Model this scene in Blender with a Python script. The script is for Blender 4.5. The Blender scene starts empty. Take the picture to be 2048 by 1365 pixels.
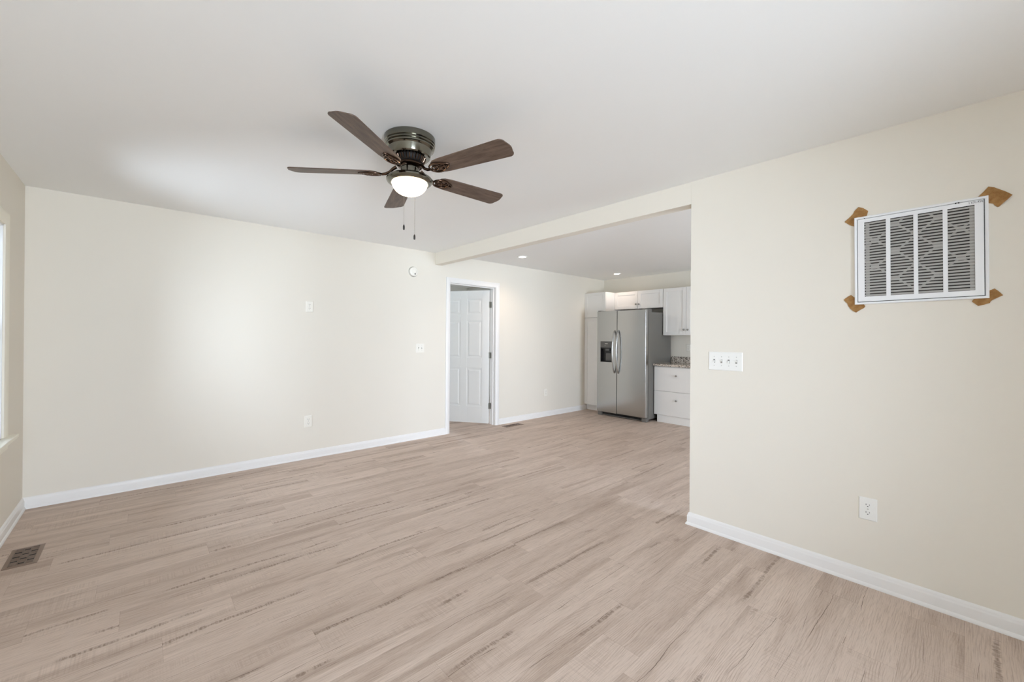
import bpy, bmesh, math, random
from mathutils import Vector, Matrix

C = bpy.context.scene.collection
PI = math.pi
R = math.radians

# ------------------------------------------------------------------ camera
cam_data = bpy.data.cameras.new('camera')
cam = bpy.data.objects.new('camera', cam_data)
C.objects.link(cam)
YAW, PITCH, ROLL = R(41.16727), R(0.114583), R(0.406659)
F = Vector((math.sin(YAW) * math.cos(PITCH), math.cos(YAW) * math.cos(PITCH), math.sin(PITCH)))
Rt = F.cross(Vector((0, 0, 1))).normalized()
Up = Rt.cross(F)
cr, sr = math.cos(ROLL), math.sin(ROLL)
r2 = Rt * cr + Up * sr
u2 = -Rt * sr + Up * cr
M4 = Matrix((r2, u2, -F)).transposed().to_4x4()
M4.translation = Vector((0, 0, 1.3214))
cam.matrix_world = M4
cam_data.sensor_width = 36
cam_data.lens = 822.63 / 2048 * 36
cam_data.shift_x = (1024 - 999.17) / 2048
cam_data.shift_y = (673.44 - 682.5) / 2048
cam_data.clip_start = 0.02
bpy.context.scene.camera = cam

# ------------------------------------------------------------------ world, exposure
sc = bpy.context.scene
sc.view_settings.view_transform = 'Standard'
sc.view_settings.look = 'None'
sc.view_settings.gamma = 1
sc.view_settings.use_curve_mapping = False
sc.view_settings.exposure = 0.0
sc.cycles.max_bounces = 24
sc.cycles.diffuse_bounces = 12
sc.cycles.glossy_bounces = 6
sc.cycles.transparent_max_bounces = 12
sc.cycles.use_denoising = True
sc.cycles.sample_clamp_indirect = 6
sc.cycles.caustics_reflective = False
sc.cycles.caustics_refractive = False

w = bpy.data.worlds.new('daylight')
sc.world = w
w.use_nodes = True
nt = w.node_tree
nt.nodes.clear()
wo = nt.nodes.new('ShaderNodeOutputWorld')
bg = nt.nodes.new('ShaderNodeBackground')
bg.inputs['Strength'].default_value = 29.0
tcw = nt.nodes.new('ShaderNodeTexCoord')
sxw = nt.nodes.new('ShaderNodeSeparateXYZ')
mrw = nt.nodes.new('ShaderNodeMapRange')
mxw = nt.nodes.new('ShaderNodeMix'); mxw.data_type = 'RGBA'
nt.links.new(tcw.outputs['Generated'], sxw.inputs[0])
nt.links.new(sxw.outputs['Z'], mrw.inputs['Value'])
mrw.inputs['From Min'].default_value = -0.08
mrw.inputs['From Max'].default_value = 0.08
nt.links.new(mrw.outputs[0], mxw.inputs['Factor'])
mxw.inputs['A'].default_value = (0.85, 0.98, 1.13, 1)      # lower half, raised to sky brightness to light the ceiling
mxw.inputs['B'].default_value = (0.83, 0.96, 1.14, 1)      # bright overcast sky
nt.links.new(mxw.outputs['Result'], bg.inputs['Color'])
nt.links.new(bg.outputs[0], wo.inputs['Surface'])

# room dimensions (metres)
H = 2.44
XL, XR, YB, YE, XK = -0.6585, 2.956, 4.692, 1.312, 6.798
WT = 0.104
YF = -2.4
ZB = 2.282
DX0, DX1, DZ = 3.199, 4.020, 2.066     # door opening
WZ0, WZ1 = 0.655, 2.02                 # window opening heights
WINDOWS_LEFT = [(3.3, 4.05), (-1.85, -1.45)]  # first is visible; second is an unseen extra, added for light
ADDED_WINDOWS_FRONT = [(-0.6, 0.95), (3.35, 4.75)]  # unseen windows, added and sized to light living room and kitchen
FZ0, FZ1 = 0.30, 2.15                  # added front windows reach lower and higher, for more light

def portal(name, loc, size, rot):
    l = bpy.data.lights.new(name, 'AREA')
    l.shape = 'RECTANGLE'; l.size, l.size_y = size
    l.cycles.is_portal = True
    o = bpy.data.objects.new(name, l); C.objects.link(o)
    o.location = loc; o.rotation_euler = rot
for a, b in WINDOWS_LEFT:
    portal('window_daylight', (XL - 0.10, (a + b) / 2, (WZ0 + WZ1) / 2), (WZ1 - WZ0, b - a), (0, -PI / 2, 0))
for a, b in ADDED_WINDOWS_FRONT:
    portal('window_daylight', ((a + b) / 2, YF - 0.10, (FZ0 + FZ1) / 2), (b - a, FZ1 - FZ0), (PI / 2, 0, 0))
portal('window_daylight', (4.4, 7.62, 1.45), (1.0, 1.2), (-PI / 2, 0, 0))  # portal of the unseen window added to the bedroom

# ------------------------------------------------------------------ materials
def lin(c):
    f = lambda v: v / 12.92 if v <= 0.04045 else ((v + 0.055) / 1.055) ** 2.4
    return tuple(f(v / 255) for v in c) + (1,)

class NT:
    def __init__(s, name):
        s.m = bpy.data.materials.new(name); s.m.use_nodes = True
        s.t = s.m.node_tree; s.t.nodes.clear()
        s.out = s.n('ShaderNodeOutputMaterial')
    def n(s, t, **k):
        o = s.t.nodes.new(t)
        for a, b in k.items(): setattr(o, a, b)
        return o
    def l(s, a, b): s.t.links.new(a, b)
    def set(s, sock, v):
        if isinstance(v, bpy.types.NodeSocket): s.l(v, sock)
        else: sock.default_value = v
    def math(s, op, a, b=0.0, c=0.0):
        o = s.n('ShaderNodeMath', operation=op)
        s.set(o.inputs[0], a); s.set(o.inputs[1], b); s.set(o.inputs[2], c)
        return o.outputs[0]
    def comb(s, x, y, z=0.0):
        o = s.n('ShaderNodeCombineXYZ')
        for i, v in enumerate((x, y, z)): s.set(o.inputs[i], v)
        return o.outputs[0]
    def noise(s, vec, scale=1.0, detail=2.0, rough=0.5, dist=0.0):
        o = s.n('ShaderNodeTexNoise')
        s.l(vec, o.inputs['Vector'])
        o.inputs['Scale'].default_value = scale; o.inputs['Detail'].default_value = detail
        o.inputs['Roughness'].default_value = rough; o.inputs['Distortion'].default_value = dist
        return o.outputs['Fac']
    def rng(s, v, a, b, c=0.0, d=1.0, smooth=False):
        o = s.n('ShaderNodeMapRange')
        if smooth: o.interpolation_type = 'SMOOTHSTEP'
        s.set(o.inputs['Value'], v)
        for k, q in zip(('From Min', 'From Max', 'To Min', 'To Max'), (a, b, c, d)): s.set(o.inputs[k], q)
        return o.outputs[0]
    def mix(s, f, a, b, blend='MIX'):
        o = s.n('ShaderNodeMix', data_type='RGBA', blend_type=blend)
        s.set(o.inputs['Factor'], f); s.set(o.inputs['A'], a); s.set(o.inputs['B'], b)
        return o.outputs['Result']
    def bsdf(s, col, rough=0.5, metal=0.0, spec=0.5, bump=None, bstr=0.1, bdist=0.001, **k):
        b = s.n('ShaderNodeBsdfPrincipled')
        s.set(b.inputs['Base Color'], col); s.set(b.inputs['Roughness'], rough); s.set(b.inputs['Metallic'], metal)
        b.inputs['Specular IOR Level'].default_value = spec
        for a, v in k.items(): s.set(b.inputs[a.replace('_', ' ')], v)
        if bump is not None:
            bp = s.n('ShaderNodeBump'); bp.inputs['Strength'].default_value = bstr
            bp.inputs['Distance'].default_value = bdist
            s.l(bump, bp.inputs['Height']); s.l(bp.outputs[0], b.inputs['Normal'])
        s.l(b.outputs[0], s.out.inputs['Surface'])
        return b
    def obj(s):
        return s.n('ShaderNodeTexCoord').outputs['Object']

def simple(name, rgb, rough=0.5, metal=0.0, spec=0.5, var=0.02, scale=6, bump=0.03, **k):
    """plain coloured surface with faint procedural tone variation and micro bump"""
    t = NT(name); v = t.obj()
    c = lin(rgb); n = t.noise(v, scale, 3)
    lo = tuple(x * (1 - var) for x in c[:3]) + (1,); hi = tuple(min(1, x * (1 + var)) for x in c[:3]) + (1,)
    t.bsdf(t.mix(n, lo, hi), rough, metal, spec, bump=t.noise(v, 260, 2), bstr=bump, bdist=0.0006, **k)
    return t.m

MAT = {}
MAT['wall'] = simple('cream_wall_paint', (227, 222, 211), 0.75, spec=0.25, var=0.012, scale=1.5, bump=0.12)
MAT['ceiling'] = simple('white_ceiling_paint', (238, 239, 238), 0.85, spec=0.15, var=0.008, scale=1.2, bump=0.1)
MAT['bedroom'] = simple('pale_grey_wall_paint', (214, 213, 209), 0.8, spec=0.2, var=0.01, scale=1.5, bump=0.1)
MAT['trim'] = simple('white_trim_paint', (232, 231, 229), 0.35, spec=0.4, var=0.01)
MAT['door'] = simple('white_door_paint', (224, 224, 221), 0.38, spec=0.4, var=0.01)
MAT['casing'] = simple('ivory_casing_paint', (236, 232, 218), 0.45, spec=0.35, var=0.01)
MAT['cabinet'] = simple('white_cabinet_paint', (232, 231, 228), 0.4, spec=0.4, var=0.01)
MAT['plastic'] = simple('white_plastic', (235, 235, 231), 0.3, spec=0.5, var=0.01)
MAT['almond'] = simple('almond_plastic', (236, 233, 224), 0.35, spec=0.5, var=0.01)
MAT['slot'] = simple('dark_slot', (22, 20, 18), 0.7, var=0.1)
MAT['grey_slot'] = simple('grey_recess', (120, 118, 112), 0.6, var=0.1)
MAT['screw'] = simple('painted_screw', (196, 195, 190), 0.4, var=0.02)
MAT['grille'] = simple('white_enamel_steel', (236, 238, 240), 0.35, spec=0.5, var=0.01)
MAT['filter'] = simple('grey_filter_media', (66, 63, 60), 0.95, spec=0.1, var=0.12, scale=60)
MAT['louver'] = simple('darkened_louver_enamel', (178, 176, 172), 0.5, spec=0.3, var=0.04)  # enamel darkened: shade put into the colour because the slopes catch light
MAT['ink'] = simple('pencil_mark', (74, 76, 82), 0.8, var=0.1)
MAT['gap'] = simple('dark_gap', (34, 38, 42), 0.8, var=0.1)
MAT['nickel'] = simple('satin_nickel', (158, 156, 150), 0.3, 1.0, var=0.05)
MAT['hinge'] = simple('brushed_hinge_steel', (168, 166, 158), 0.35, 1.0, var=0.05)
MAT['gunmetal'] = simple('gunmetal_bronze', (124, 122, 112), 0.13, 1.0, var=0.04, bump=0.01)
MAT['bronze'] = simple('dark_antique_bronze', (92, 74, 62), 0.2, 1.0, var=0.1, bump=0.03)
MAT['chain'] = simple('chain_steel', (150, 146, 138), 0.35, 1.0)
MAT['fob'] = simple('black_fob', (38, 34, 30), 0.35)
MAT['register'] = simple('brown_register_enamel', (132, 112, 98), 0.4, 0.35, var=0.05)
MAT['fridge_side'] = simple('grey_textured_steel', (118, 115, 110), 0.5, 0.25, var=0.02, bump=0.1)
MAT['black_plastic'] = simple('black_plastic', (34, 34, 34), 0.3, var=0.05)
MAT['grey_plastic'] = simple('grey_plastic', (92, 92, 90), 0.35, var=0.05)
MAT['cab_inside'] = simple('cabinet_underside', (196, 190, 180), 0.6)

def mat_floor():
    t = NT('greige_oak_plank')
    uv = t.n('ShaderNodeUVMap', uv_map='plank').outputs[0]
    s = t.n('ShaderNodeSeparateXYZ'); t.l(uv, s.inputs[0]); u, v = s.outputs[0], s.outputs[1]
    at = t.n('ShaderNodeAttribute', attribute_name='plank_tone'); rn = at.outputs['Fac']
    uo = t.math('ADD', u, t.math('MULTIPLY', rn, 57.0))
    vo = t.math('ADD', v, t.math('MULTIPLY', rn, 23.0))
    def P(a, b, z=0.0): return t.comb(t.math('MULTIPLY', uo, a), t.math('MULTIPLY', vo, b), z)
    base = t.mix(rn, lin((192, 174, 160)), lin((204, 186, 172)))
    # broad soft streaks along the board
    st = t.noise(P(0.9, 8), 1, 3, 0.55, 0.4)
    col = t.mix(t.rng(st, 0.44, 0.74, 0, 0.72, True), base, lin((158, 138, 123)))
    st2 = t.noise(P(0.7, 16, 4.0), 1, 3, 0.55, 0.2)
    col = t.mix(t.rng(st2, 0.54, 0.8, 0, 0.6, True), col, lin((224, 207, 194)))
    # growth lines
    warp = t.noise(P(1.5, 5, 9.0), 1, 2, 0.5)
    ph = t.math('ADD', t.math('MULTIPLY', vo, 700.0), t.math('MULTIPLY', warp, 90.0))
    gl = t.math('SINE', ph)
    gmask = t.rng(t.noise(P(1.6, 10, 2.0), 1, 2), 0.45, 0.68, 0, 1, True)
    col = t.mix(t.math('MULTIPLY', t.rng(gl, 0.0, 1, 0, 0.42), gmask), col, lin((150, 128, 113)))
    # fine pores
    fg = t.noise(P(9, 260), 1, 2, 0.6)
    col = t.mix(t.rng(fg, 0.48, 0.72, 0, 0.5), col, lin((140, 120, 106)))
    fg2 = t.noise(P(45, 300, 3.3), 1, 2, 0.6)
    col = t.mix(t.rng(fg2, 0.35, 0.7, 0.0, 0.12), col, lin((228, 214, 203)))
    # per-board random numbers
    def wn(k):
        o = t.n('ShaderNodeTexWhiteNoise', noise_dimensions='1D'); t.l(t.math('MULTIPLY_ADD', rn, 91.7, k), o.inputs['W']); return o.outputs['Value']
    def line(k, amp, fine, lo, hi):
        """distance from a wandering line that follows the grain of this board"""
        c = t.rng(wn(k), 0, 1, lo, hi)
        w1 = t.math('MULTIPLY', t.math('SUBTRACT', t.noise(t.comb(t.math('MULTIPLY', uo, 1.7), k), 1, 1), 0.5), amp)
        w2 = t.math('MULTIPLY', t.math('SUBTRACT', t.noise(t.comb(t.math('MULTIPLY', uo, 28.0), k + 3), 1, 2), 0.5), fine)
        return t.math('ABSOLUTE', t.math('SUBTRACT', v, t.math('ADD', c, t.math('ADD', w1, w2))))
    # flecked band of short cross-grain ticks
    bd = t.math('ADD', line(2.3, 0.06, 0.008, 0.03, 0.15), t.math('MULTIPLY', t.math('SUBTRACT', t.noise(P(70, 6, 4.4), 1, 2), 0.5), 0.022))
    bm_ = t.rng(bd, 0.004, 0.012, 1, 0, True)
    region = t.rng(t.noise(t.comb(t.math('MULTIPLY', uo, 1.9), 7.7), 1, 2, 0.6), 0.47, 0.56, 0, 1, True)
    has = t.math('GREATER_THAN', wn(5.1), 0.42)
    stripes = t.rng(t.noise(P(120, 14, 1.0), 1, 2, 0.6), 0.40, 0.60, 0.35, 1, True)
    col = t.mix(t.math('MULTIPLY', t.math('MULTIPLY', t.math('MULTIPLY', bm_, region), has), t.math('MULTIPLY', stripes, 0.85)), col, lin((132, 113, 99)))
    # rough-sawn chatter
    saw = t.rng(t.noise(P(150, 3, 2.0), 1, 1), 0.45, 0.62, 0, 0.22)
    sreg = t.rng(t.noise(P(1.4, 7, 12.0), 1, 1), 0.52, 0.64, 0, 1, True)
    col = t.mix(t.math('MULTIPLY', saw, sreg), col, lin((150, 130, 116)))
    # knots
    vo2 = t.n('ShaderNodeTexVoronoi', feature='F1'); t.l(P(2.2, 5.0, 0), vo2.inputs['Vector']); vo2.inputs['Scale'].default_value = 1
    kn = t.rng(vo2.outputs['Distance'], 0.03, 0.17, 1, 0, True)
    kr = t.rng(t.noise(P(5, 16, 6.0), 1, 3, 0.6, 1.5), 0.5, 0.62, 0, 1)
    col = t.mix(t.math('MULTIPLY', t.math('MULTIPLY', kn, kr), 0.5), col, lin((128, 106, 93)))
    # long thin checks
    for k, lo, hi, pr, dk in ((11.3, 0.02, 0.16, 0.3, 0.9), (17.9, 0.02, 0.16, 0.2, 0.6)):
        cd = line(k, 0.10, 0.006, lo, hi)
        thick = t.rng(t.noise(t.comb(t.math('MULTIPLY', uo, 9.0), k), 1, 2), 0.3, 0.7, 0.0004, 0.0018)
        cl = t.rng(cd, t.math('MULTIPLY', thick, 0.4), thick, 1, 0, True)
        cm = t.rng(t.noise(t.comb(t.math('MULTIPLY', uo, 2.6), k + 1), 1, 1), 0.52, 0.57, 0, 1, True)
        ch = t.math('GREATER_THAN', wn(k), pr)
        col = t.mix(t.math('MULTIPLY', t.math('MULTIPLY', cl, cm), t.math('MULTIPLY', ch, dk)), col, lin((84, 66, 55)))
    # seams
    seam = t.math('MAXIMUM', t.rng(v, 0.0005, 0.0014, 1, 0), t.rng(u, 0.0005, 0.0016, 1, 0))
    col = t.mix(t.math('MULTIPLY', seam, 0.42), col, lin((120, 100, 88)))
    t.bsdf(col, t.rng(fg, 0.3, 0.7, 0.46, 0.6), 0, 0.28, bump=t.math('SUBTRACT', fg, t.math('MULTIPLY', seam, 1.5)), bstr=0.12, bdist=0.0008)
    return t.m
MAT['floor'] = mat_floor()

def mat_blade():
    t = NT('weathered_walnut')
    s = t.n('ShaderNodeSeparateXYZ'); t.l(t.obj(), s.inputs[0])
    def P(a, b, z=0.0): return t.comb(t.math('MULTIPLY', s.outputs[0], a), t.math('MULTIPLY', s.outputs[1], b), z)
    c = t.mix(t.rng(t.noise(P(5, 45), 1, 4, 0.6), 0.35, 0.65), lin((74, 58, 48)), lin((108, 90, 78)))
    c = t.mix(t.rng(t.noise(P(14, 120, 3), 1, 3, 0.7), 0.5, 0.72, 0, 0.8), c, lin((58, 42, 34)))
    c = t.mix(t.rng(t.noise(P(3, 9, 8), 1, 2), 0.5, 0.7, 0, 0.35), c, lin((116, 97, 84)))
    t.bsdf(c, 0.45, 0, 0.4, bump=t.noise(P(14, 120, 3), 1, 2), bstr=0.1)
    return t.m
MAT['blade'] = mat_blade()

def mat_steel():
    t = NT('brushed_stainless')
    s = t.n('ShaderNodeSeparateXYZ'); t.l(t.obj(), s.inputs[0])
    v = t.comb(t.math('MULTIPLY', s.outputs[0], 4), t.math('MULTIPLY', s.outputs[1], 4), t.math('MULTIPLY', s.outputs[2], 500))
    n = t.noise(v, 1, 3, 0.6)
    tg = t.n('ShaderNodeTangent', direction_type='RADIAL', axis='Z')
    t.bsdf(t.mix(n, lin((180, 180, 178)), lin((183, 183, 181))), t.rng(n, 0.3, 0.7, 0.205, 0.22), 1.0,
           Anisotropic=0.25, Tangent=tg.outputs[0])
    return t.m
MAT['steel'] = mat_steel()

def mat_granite():
    t = NT('speckled_granite'); v = t.obj()
    vo = t.n('ShaderNodeTexVoronoi', feature='F1'); t.l(v, vo.inputs['Vector']); vo.inputs['Scale'].default_value = 110
    sp = t.n('ShaderNodeSeparateColor'); t.l(vo.outputs['Color'], sp.inputs[0])
    c = t.mix(t.rng(sp.outputs[0], 0.35, 0.4), lin((222, 214, 202)), lin((196, 184, 170)))
    c = t.mix(t.rng(sp.outputs[1], 0.72, 0.76), c, lin((134, 120, 108)))
    c = t.mix(t.rng(sp.outputs[2], 0.78, 0.8), c, lin((48, 42, 38)))
    c = t.mix(t.rng(t.noise(v, 30, 3), 0.55, 0.7, 0, 0.6), c, lin((222, 216, 206)))
    t.bsdf(c, 0.12, 0, 0.5)
    return t.m
MAT['granite'] = mat_granite()

def mat_cardboard():
    t = NT('brown_cardboard')
    s = t.n('ShaderNodeSeparateXYZ'); t.l(t.obj(), s.inputs[0])
    fl = t.math('SINE', t.math('MULTIPLY', t.math('ADD', s.outputs[2], t.math('MULTIPLY', s.outputs[1], 0.25)), 950))
    n = t.noise(t.obj(), 55, 4, 0.6)
    c = t.mix(t.rng(n, 0.35, 0.65), lin((146, 108, 66)), lin((170, 132, 86)))
    c = t.mix(t.rng(fl, 0.5, 1, 0, 0.25), c, lin((128, 90, 52)))
    t.bsdf(c, 0.9, 0, 0.1, bump=fl, bstr=0.2)
    return t.m
MAT['cardboard'] = mat_cardboard()

def mat_emit(name, rgb, strength):
    t = NT(name)
    e = t.n('ShaderNodeEmission'); e.inputs[0].default_value = rgb + (1,); e.inputs[1].default_value = strength
    t.l(e.outputs[0], t.out.inputs['Surface'])
    return t.m
MAT['bowl'] = mat_emit('lit_frosted_glass', (1.0, 0.76, 0.50), 16.0)
MAT['lens'] = mat_emit('lit_downlight_lens', (1.0, 0.93, 0.86), 14.0)

def mat_glass(name, tv):
    t = NT(name)
    tr = t.n('ShaderNodeBsdfTransparent'); tr.inputs[0].default_value = (tv, tv, tv, 1)
    gl = t.n('ShaderNodeBsdfGlossy'); gl.inputs['Roughness'].default_value = 0.02
    fr = t.n('ShaderNodeFresnel'); fr.inputs[0].default_value = 1.45
    mx = t.n('ShaderNodeMixShader')
    t.l(fr.outputs[0], mx.inputs[0]); t.l(tr.outputs[0], mx.inputs[1]); t.l(gl.outputs[0], mx.inputs[2])
    t.l(mx.outputs[0], t.out.inputs['Surface'])
    return t.m
MAT['glass'] = mat_glass('window_glass', 0.97)
MAT['dimmed_glass'] = mat_glass('dimmed_window_glass', 0.68)   # glass darkened to cut daylight from the left windows

# ------------------------------------------------------------------ mesh helpers
def nb(): return bmesh.new()

def box(bm, x0, x1, y0, y1, z0, z1, mi=0):
    vs = [bm.verts.new((x, y, z)) for x in (x0, x1) for y in (y0, y1) for z in (z0, z1)]
    for q in ((0, 1, 3, 2), (4, 6, 7, 5), (0, 4, 5, 1), (2, 3, 7, 6), (0, 2, 6, 4), (1, 5, 7, 3)):
        f = bm.faces.new([vs[i] for i in q]); f.material_index = mi
    return vs

def lathe(bm, prof, seg=48, center=(0, 0, 0), axis='Z', mi=0):
    """prof: list of (radius, height); axis Z, X or Y"""
    c = Vector(center); rings = []
    def pt(r, h, a):
        p = (r * math.cos(a), r * math.sin(a), h)
        if axis == 'X': p = (p[2], p[0], p[1])
        if axis == 'Y': p = (p[0], p[2], p[1])
        return c + Vector(p)
    for r, h in prof:
        if r < 1e-6: rings.append([bm.verts.new(pt(0, h, 0))])
        else: rings.append([bm.verts.new(pt(r, h, 2 * PI * i / seg)) for i in range(seg)])
    for a, b in zip(rings, rings[1:]):
        for i in range(seg):
            j = (i + 1) % seg
            if len(a) == 1 and len(b) == 1: continue
            if len(a) == 1: vs = [a[0], b[i], b[j]]
            elif len(b) == 1: vs = [a[i], a[j], b[0]]
            else: vs = [a[i], a[j], b[j], b[i]]
            try: bm.faces.new(vs).material_index = mi
            except ValueError: pass

def tube(bm, pts, rad, seg=10, closed=False, mi=0):
    pts = [Vector(p) for p in pts]; n = len(pts)
    rads = rad if isinstance(rad, (list, tuple)) else [rad] * n
    rings = []; prev = None
    for i, p in enumerate(pts):
        a = pts[(i - 1) % n] if (closed or i > 0) else p
        b = pts[(i + 1) % n] if (closed or i < n - 1) else p
        tg = (b - a).normalized()
        if prev is None:
            up = Vector((0, 0, 1)) if abs(tg.z) < 0.9 else Vector((1, 0, 0))
            nrm = tg.cross(up).normalized()
        else:
            nrm = (prev - tg * prev.dot(tg)).normalized()
        prev = nrm; bn = tg.cross(nrm)
        rings.append([bm.verts.new(p + (nrm * math.cos(2 * PI * k / seg) + bn * math.sin(2 * PI * k / seg)) * rads[i]) for k in range(seg)])
    m = n if closed else n - 1
    for i in range(m):
        a, b = rings[i], rings[(i + 1) % n]
        for k in range(seg):
            bm.faces.new([a[k], a[(k + 1) % seg], b[(k + 1) % seg], b[k]]).material_index = mi
    if not closed:
        bm.faces.new(rings[0][::-1]).material_index = mi; bm.faces.new(rings[-1]).material_index = mi

def prism(bm, poly, d, place, mi=0):
    """poly: list of 2D points; place(a, b, t) -> 3D; extruded t from 0 to d"""
    lo = [bm.verts.new(place(a, b, 0.0)) for a, b in poly]
    hi = [bm.verts.new(place(a, b, d)) for a, b in poly]
    bm.faces.new(lo[::-1]).material_index = mi; bm.faces.new(hi).material_index = mi
    for i in range(len(poly)):
        j = (i + 1) % len(poly)
        bm.faces.new([lo[i], lo[j], hi[j], hi[i]]).material_index = mi

def sweep(bm, path, prof, N, mi=0):
    """mitred sweep of profile (a sideways, b along N) along an open polyline lying in a plane with normal N"""
    path = [Vector(p) for p in path]; N = Vector(N)
    rings = []
    S = [(q - p).normalized().cross(N) for p, q in zip(path, path[1:])]
    for i, p in enumerate(path):
        if i == 0: m = S[0]
        elif i == len(path) - 1: m = S[-1]
        else: m = (S[i - 1] + S[i]) / (1 + S[i - 1].dot(S[i]))
        rings.append([bm.verts.new(p + m * a + N * b) for a, b in prof])
    k = len(prof)
    for a, b in zip(rings, rings[1:]):
        for i in range(k):
            j = (i + 1) % k
            bm.faces.new([a[i], a[j], b[j], b[i]]).material_index = mi
    bm.faces.new(rings[0][::-1]).material_index = mi; bm.faces.new(rings[-1]).material_index = mi

def obj(name, bm, mat, parent=None, loc=(0, 0, 0), rot=(0, 0, 0), bevel=0, smooth=None, seg=2):
    bmesh.ops.recalc_face_normals(bm, faces=bm.faces[:])
    me = bpy.data.meshes.new(name); bm.to_mesh(me); bm.free()
    mats = mat if isinstance(mat, (list, tuple)) else [mat]
    for k in mats: me.materials.append(MAT[k])
    o = bpy.data.objects.new(name, me); C.objects.link(o)
    o.location = loc; o.rotation_euler = rot
    if parent: o.parent = parent
    if smooth is not None:
        for p in me.polygons: p.use_smooth = True
        me.set_sharp_from_angle(angle=R(smooth))
    if bevel:
        b = o.modifiers.new('bevel', 'BEVEL'); b.width = bevel; b.segments = seg
        b.limit_method = 'ANGLE'; b.angle_limit = R(40); b.harden_normals = False
    return o

def thing(name, label=None, cat=None, loc=(0, 0, 0), rot=(0, 0, 0), group=None, kind=None):
    o = bpy.data.objects.new(name, None); C.objects.link(o)
    o.empty_display_size = 0.1
    o.location = loc; o.rotation_euler = rot
    if label: o['label'] = label
    if cat: o['category'] = cat
    if group: o['group'] = group
    if kind: o['kind'] = kind
    return o

def tag(o, label=None, cat=None, group=None, kind=None):
    if label: o['label'] = label
    if cat: o['category'] = cat
    if group: o['group'] = group
    if kind: o['kind'] = kind
    return o

def copy_tree(src, parent=None):
    c = src.copy(); C.objects.link(c); c.parent = parent
    for ch in list(src.children): copy_tree(ch, c)
    return c

def struct(name, bm, mat, **k):
    return tag(obj(name, bm, mat, **k), kind='structure')

# ------------------------------------------------------------------ floor: one mesh, planks as faces
def make_floor():
    rnd = random.Random(11)
    bm = nb(); uvl = bm.loops.layers.uv.new('plank'); tl = bm.faces.layers.float.new('plank_tone')
    x0, x1, y0, y1 = XL - 0.12, XK + 0.12, YF - 0.12, 7.62
    PW, OFF, LEN = 0.177, 0.011, 1.22
    joints = {0: 2.78, 3: 2.28, 5: 1.565, 6: 1.81, 7: 2.13, 9: 2.735, 10: 0.59, 11: 0.95, 12: 1.30, 13: 0.355, 15: 0.845, 16: -0.16, 19: -0.375, 20: -0.138}
    k = math.floor((y0 - OFF) / PW); last = 0
    while OFF + k * PW < y1:
        ya, yb = OFF + k * PW, OFF + (k + 1) * PW
        if k in joints: j = joints[k] % LEN
        else: j = (last + rnd.uniform(0.3, 0.9)) % LEN
        last = j
        x = x0 - ((x0 - j) % LEN)
        while x < x1:
            t = rnd.random()
            xa, xb = max(x, x0), min(x + LEN, x1); ca, cb = max(ya, y0), min(yb, y1)
            if xb - xa > 1e-5 and cb - ca > 1e-5:
                vs = [bm.verts.new(p) for p in ((xa, ca, 0), (xb, ca, 0), (xb, cb, 0), (xa, cb, 0))]
                f = bm.faces.new(vs); f[tl] = t
                for lp in f.loops: lp[uvl].uv = (lp.vert.co.x - x, lp.vert.co.y - ya)
            x += LEN
        k += 1
    bmesh.ops.remove_doubles(bm, verts=bm.verts[:], dist=1e-6)
    # slab body below
    box(bm, x0, x1, y0, y1, -0.12, -0.004)
    me = bpy.data.meshes.new('floor'); bm.to_mesh(me); bm.free()
    me.materials.append(MAT['floor'])
    o = bpy.data.objects.new('floor', me); C.objects.link(o); o['kind'] = 'structure'
make_floor()

# ------------------------------------------------------------------ ceiling and walls
bm = nb(); box(bm, XL - 0.12, XK + 0.12, YF - 0.12, YB + 0.12, H, H + 0.12); struct('ceiling', bm, 'ceiling')
bm = nb(); box(bm, 2.3, 5.6, YB + 0.12, 7.62, H, H + 0.12); struct('ceiling_bedroom', bm, 'ceiling')

def wall_with_holes(bm, horiz, a0, a1, t0, t1, z0, z1, holes):
    """wall running along x (horiz) or y, thickness t0..t1, with rectangular holes (h0,h1,hz0,hz1)"""
    def bx(p, q, za, zb):
        if q - p < 1e-5 or zb - za < 1e-5: return
        if horiz: box(bm, p, q, t0, t1, za, zb)
        else: box(bm, t0, t1, p, q, za, zb)
    cur = a0
    for h0, h1, hz0, hz1 in sorted(holes):
        bx(cur, h0, z0, z1); bx(h0, h1, z0, hz0); bx(h0, h1, hz1, z1); cur = h1
    bx(cur, a1, z0, z1)

bm = nb(); wall_with_holes(bm, True, XL - 0.12, XK + 0.12, YB, YB + 0.12, 0, H, [(DX0 - 0.019, DX1 + 0.019, 0, DZ + 0.019)])
struct('wall_back', bm, 'wall')
bm = nb(); wall_with_holes(bm, False, YF, YB, XL - 0.12, XL, 0, H, [(a, b, WZ0, WZ1) for a, b in WINDOWS_LEFT])
struct('wall_left', bm, 'wall')
bm = nb(); wall_with_holes(bm, True, XL - 0.12, XK + 0.12, YF - 0.12, YF, 0, H, [(a, b, FZ0, FZ1) for a, b in ADDED_WINDOWS_FRONT])
struct('wall_front', bm, 'wall')
bm = nb(); box(bm, XR, XR + WT, YF, YE, 0, H); struct('wall_right', bm, 'wall')
bm = nb(); box(bm, XK, XK + 0.12, YF, YB, 0, H); struct('wall_kitchen', bm, 'wall')
bm = nb(); box(bm, XR, XR + WT, YE, YB, ZB, H); struct('trim_1', bm, 'wall', bevel=0.002)   # dropped beam over the opening
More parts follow.
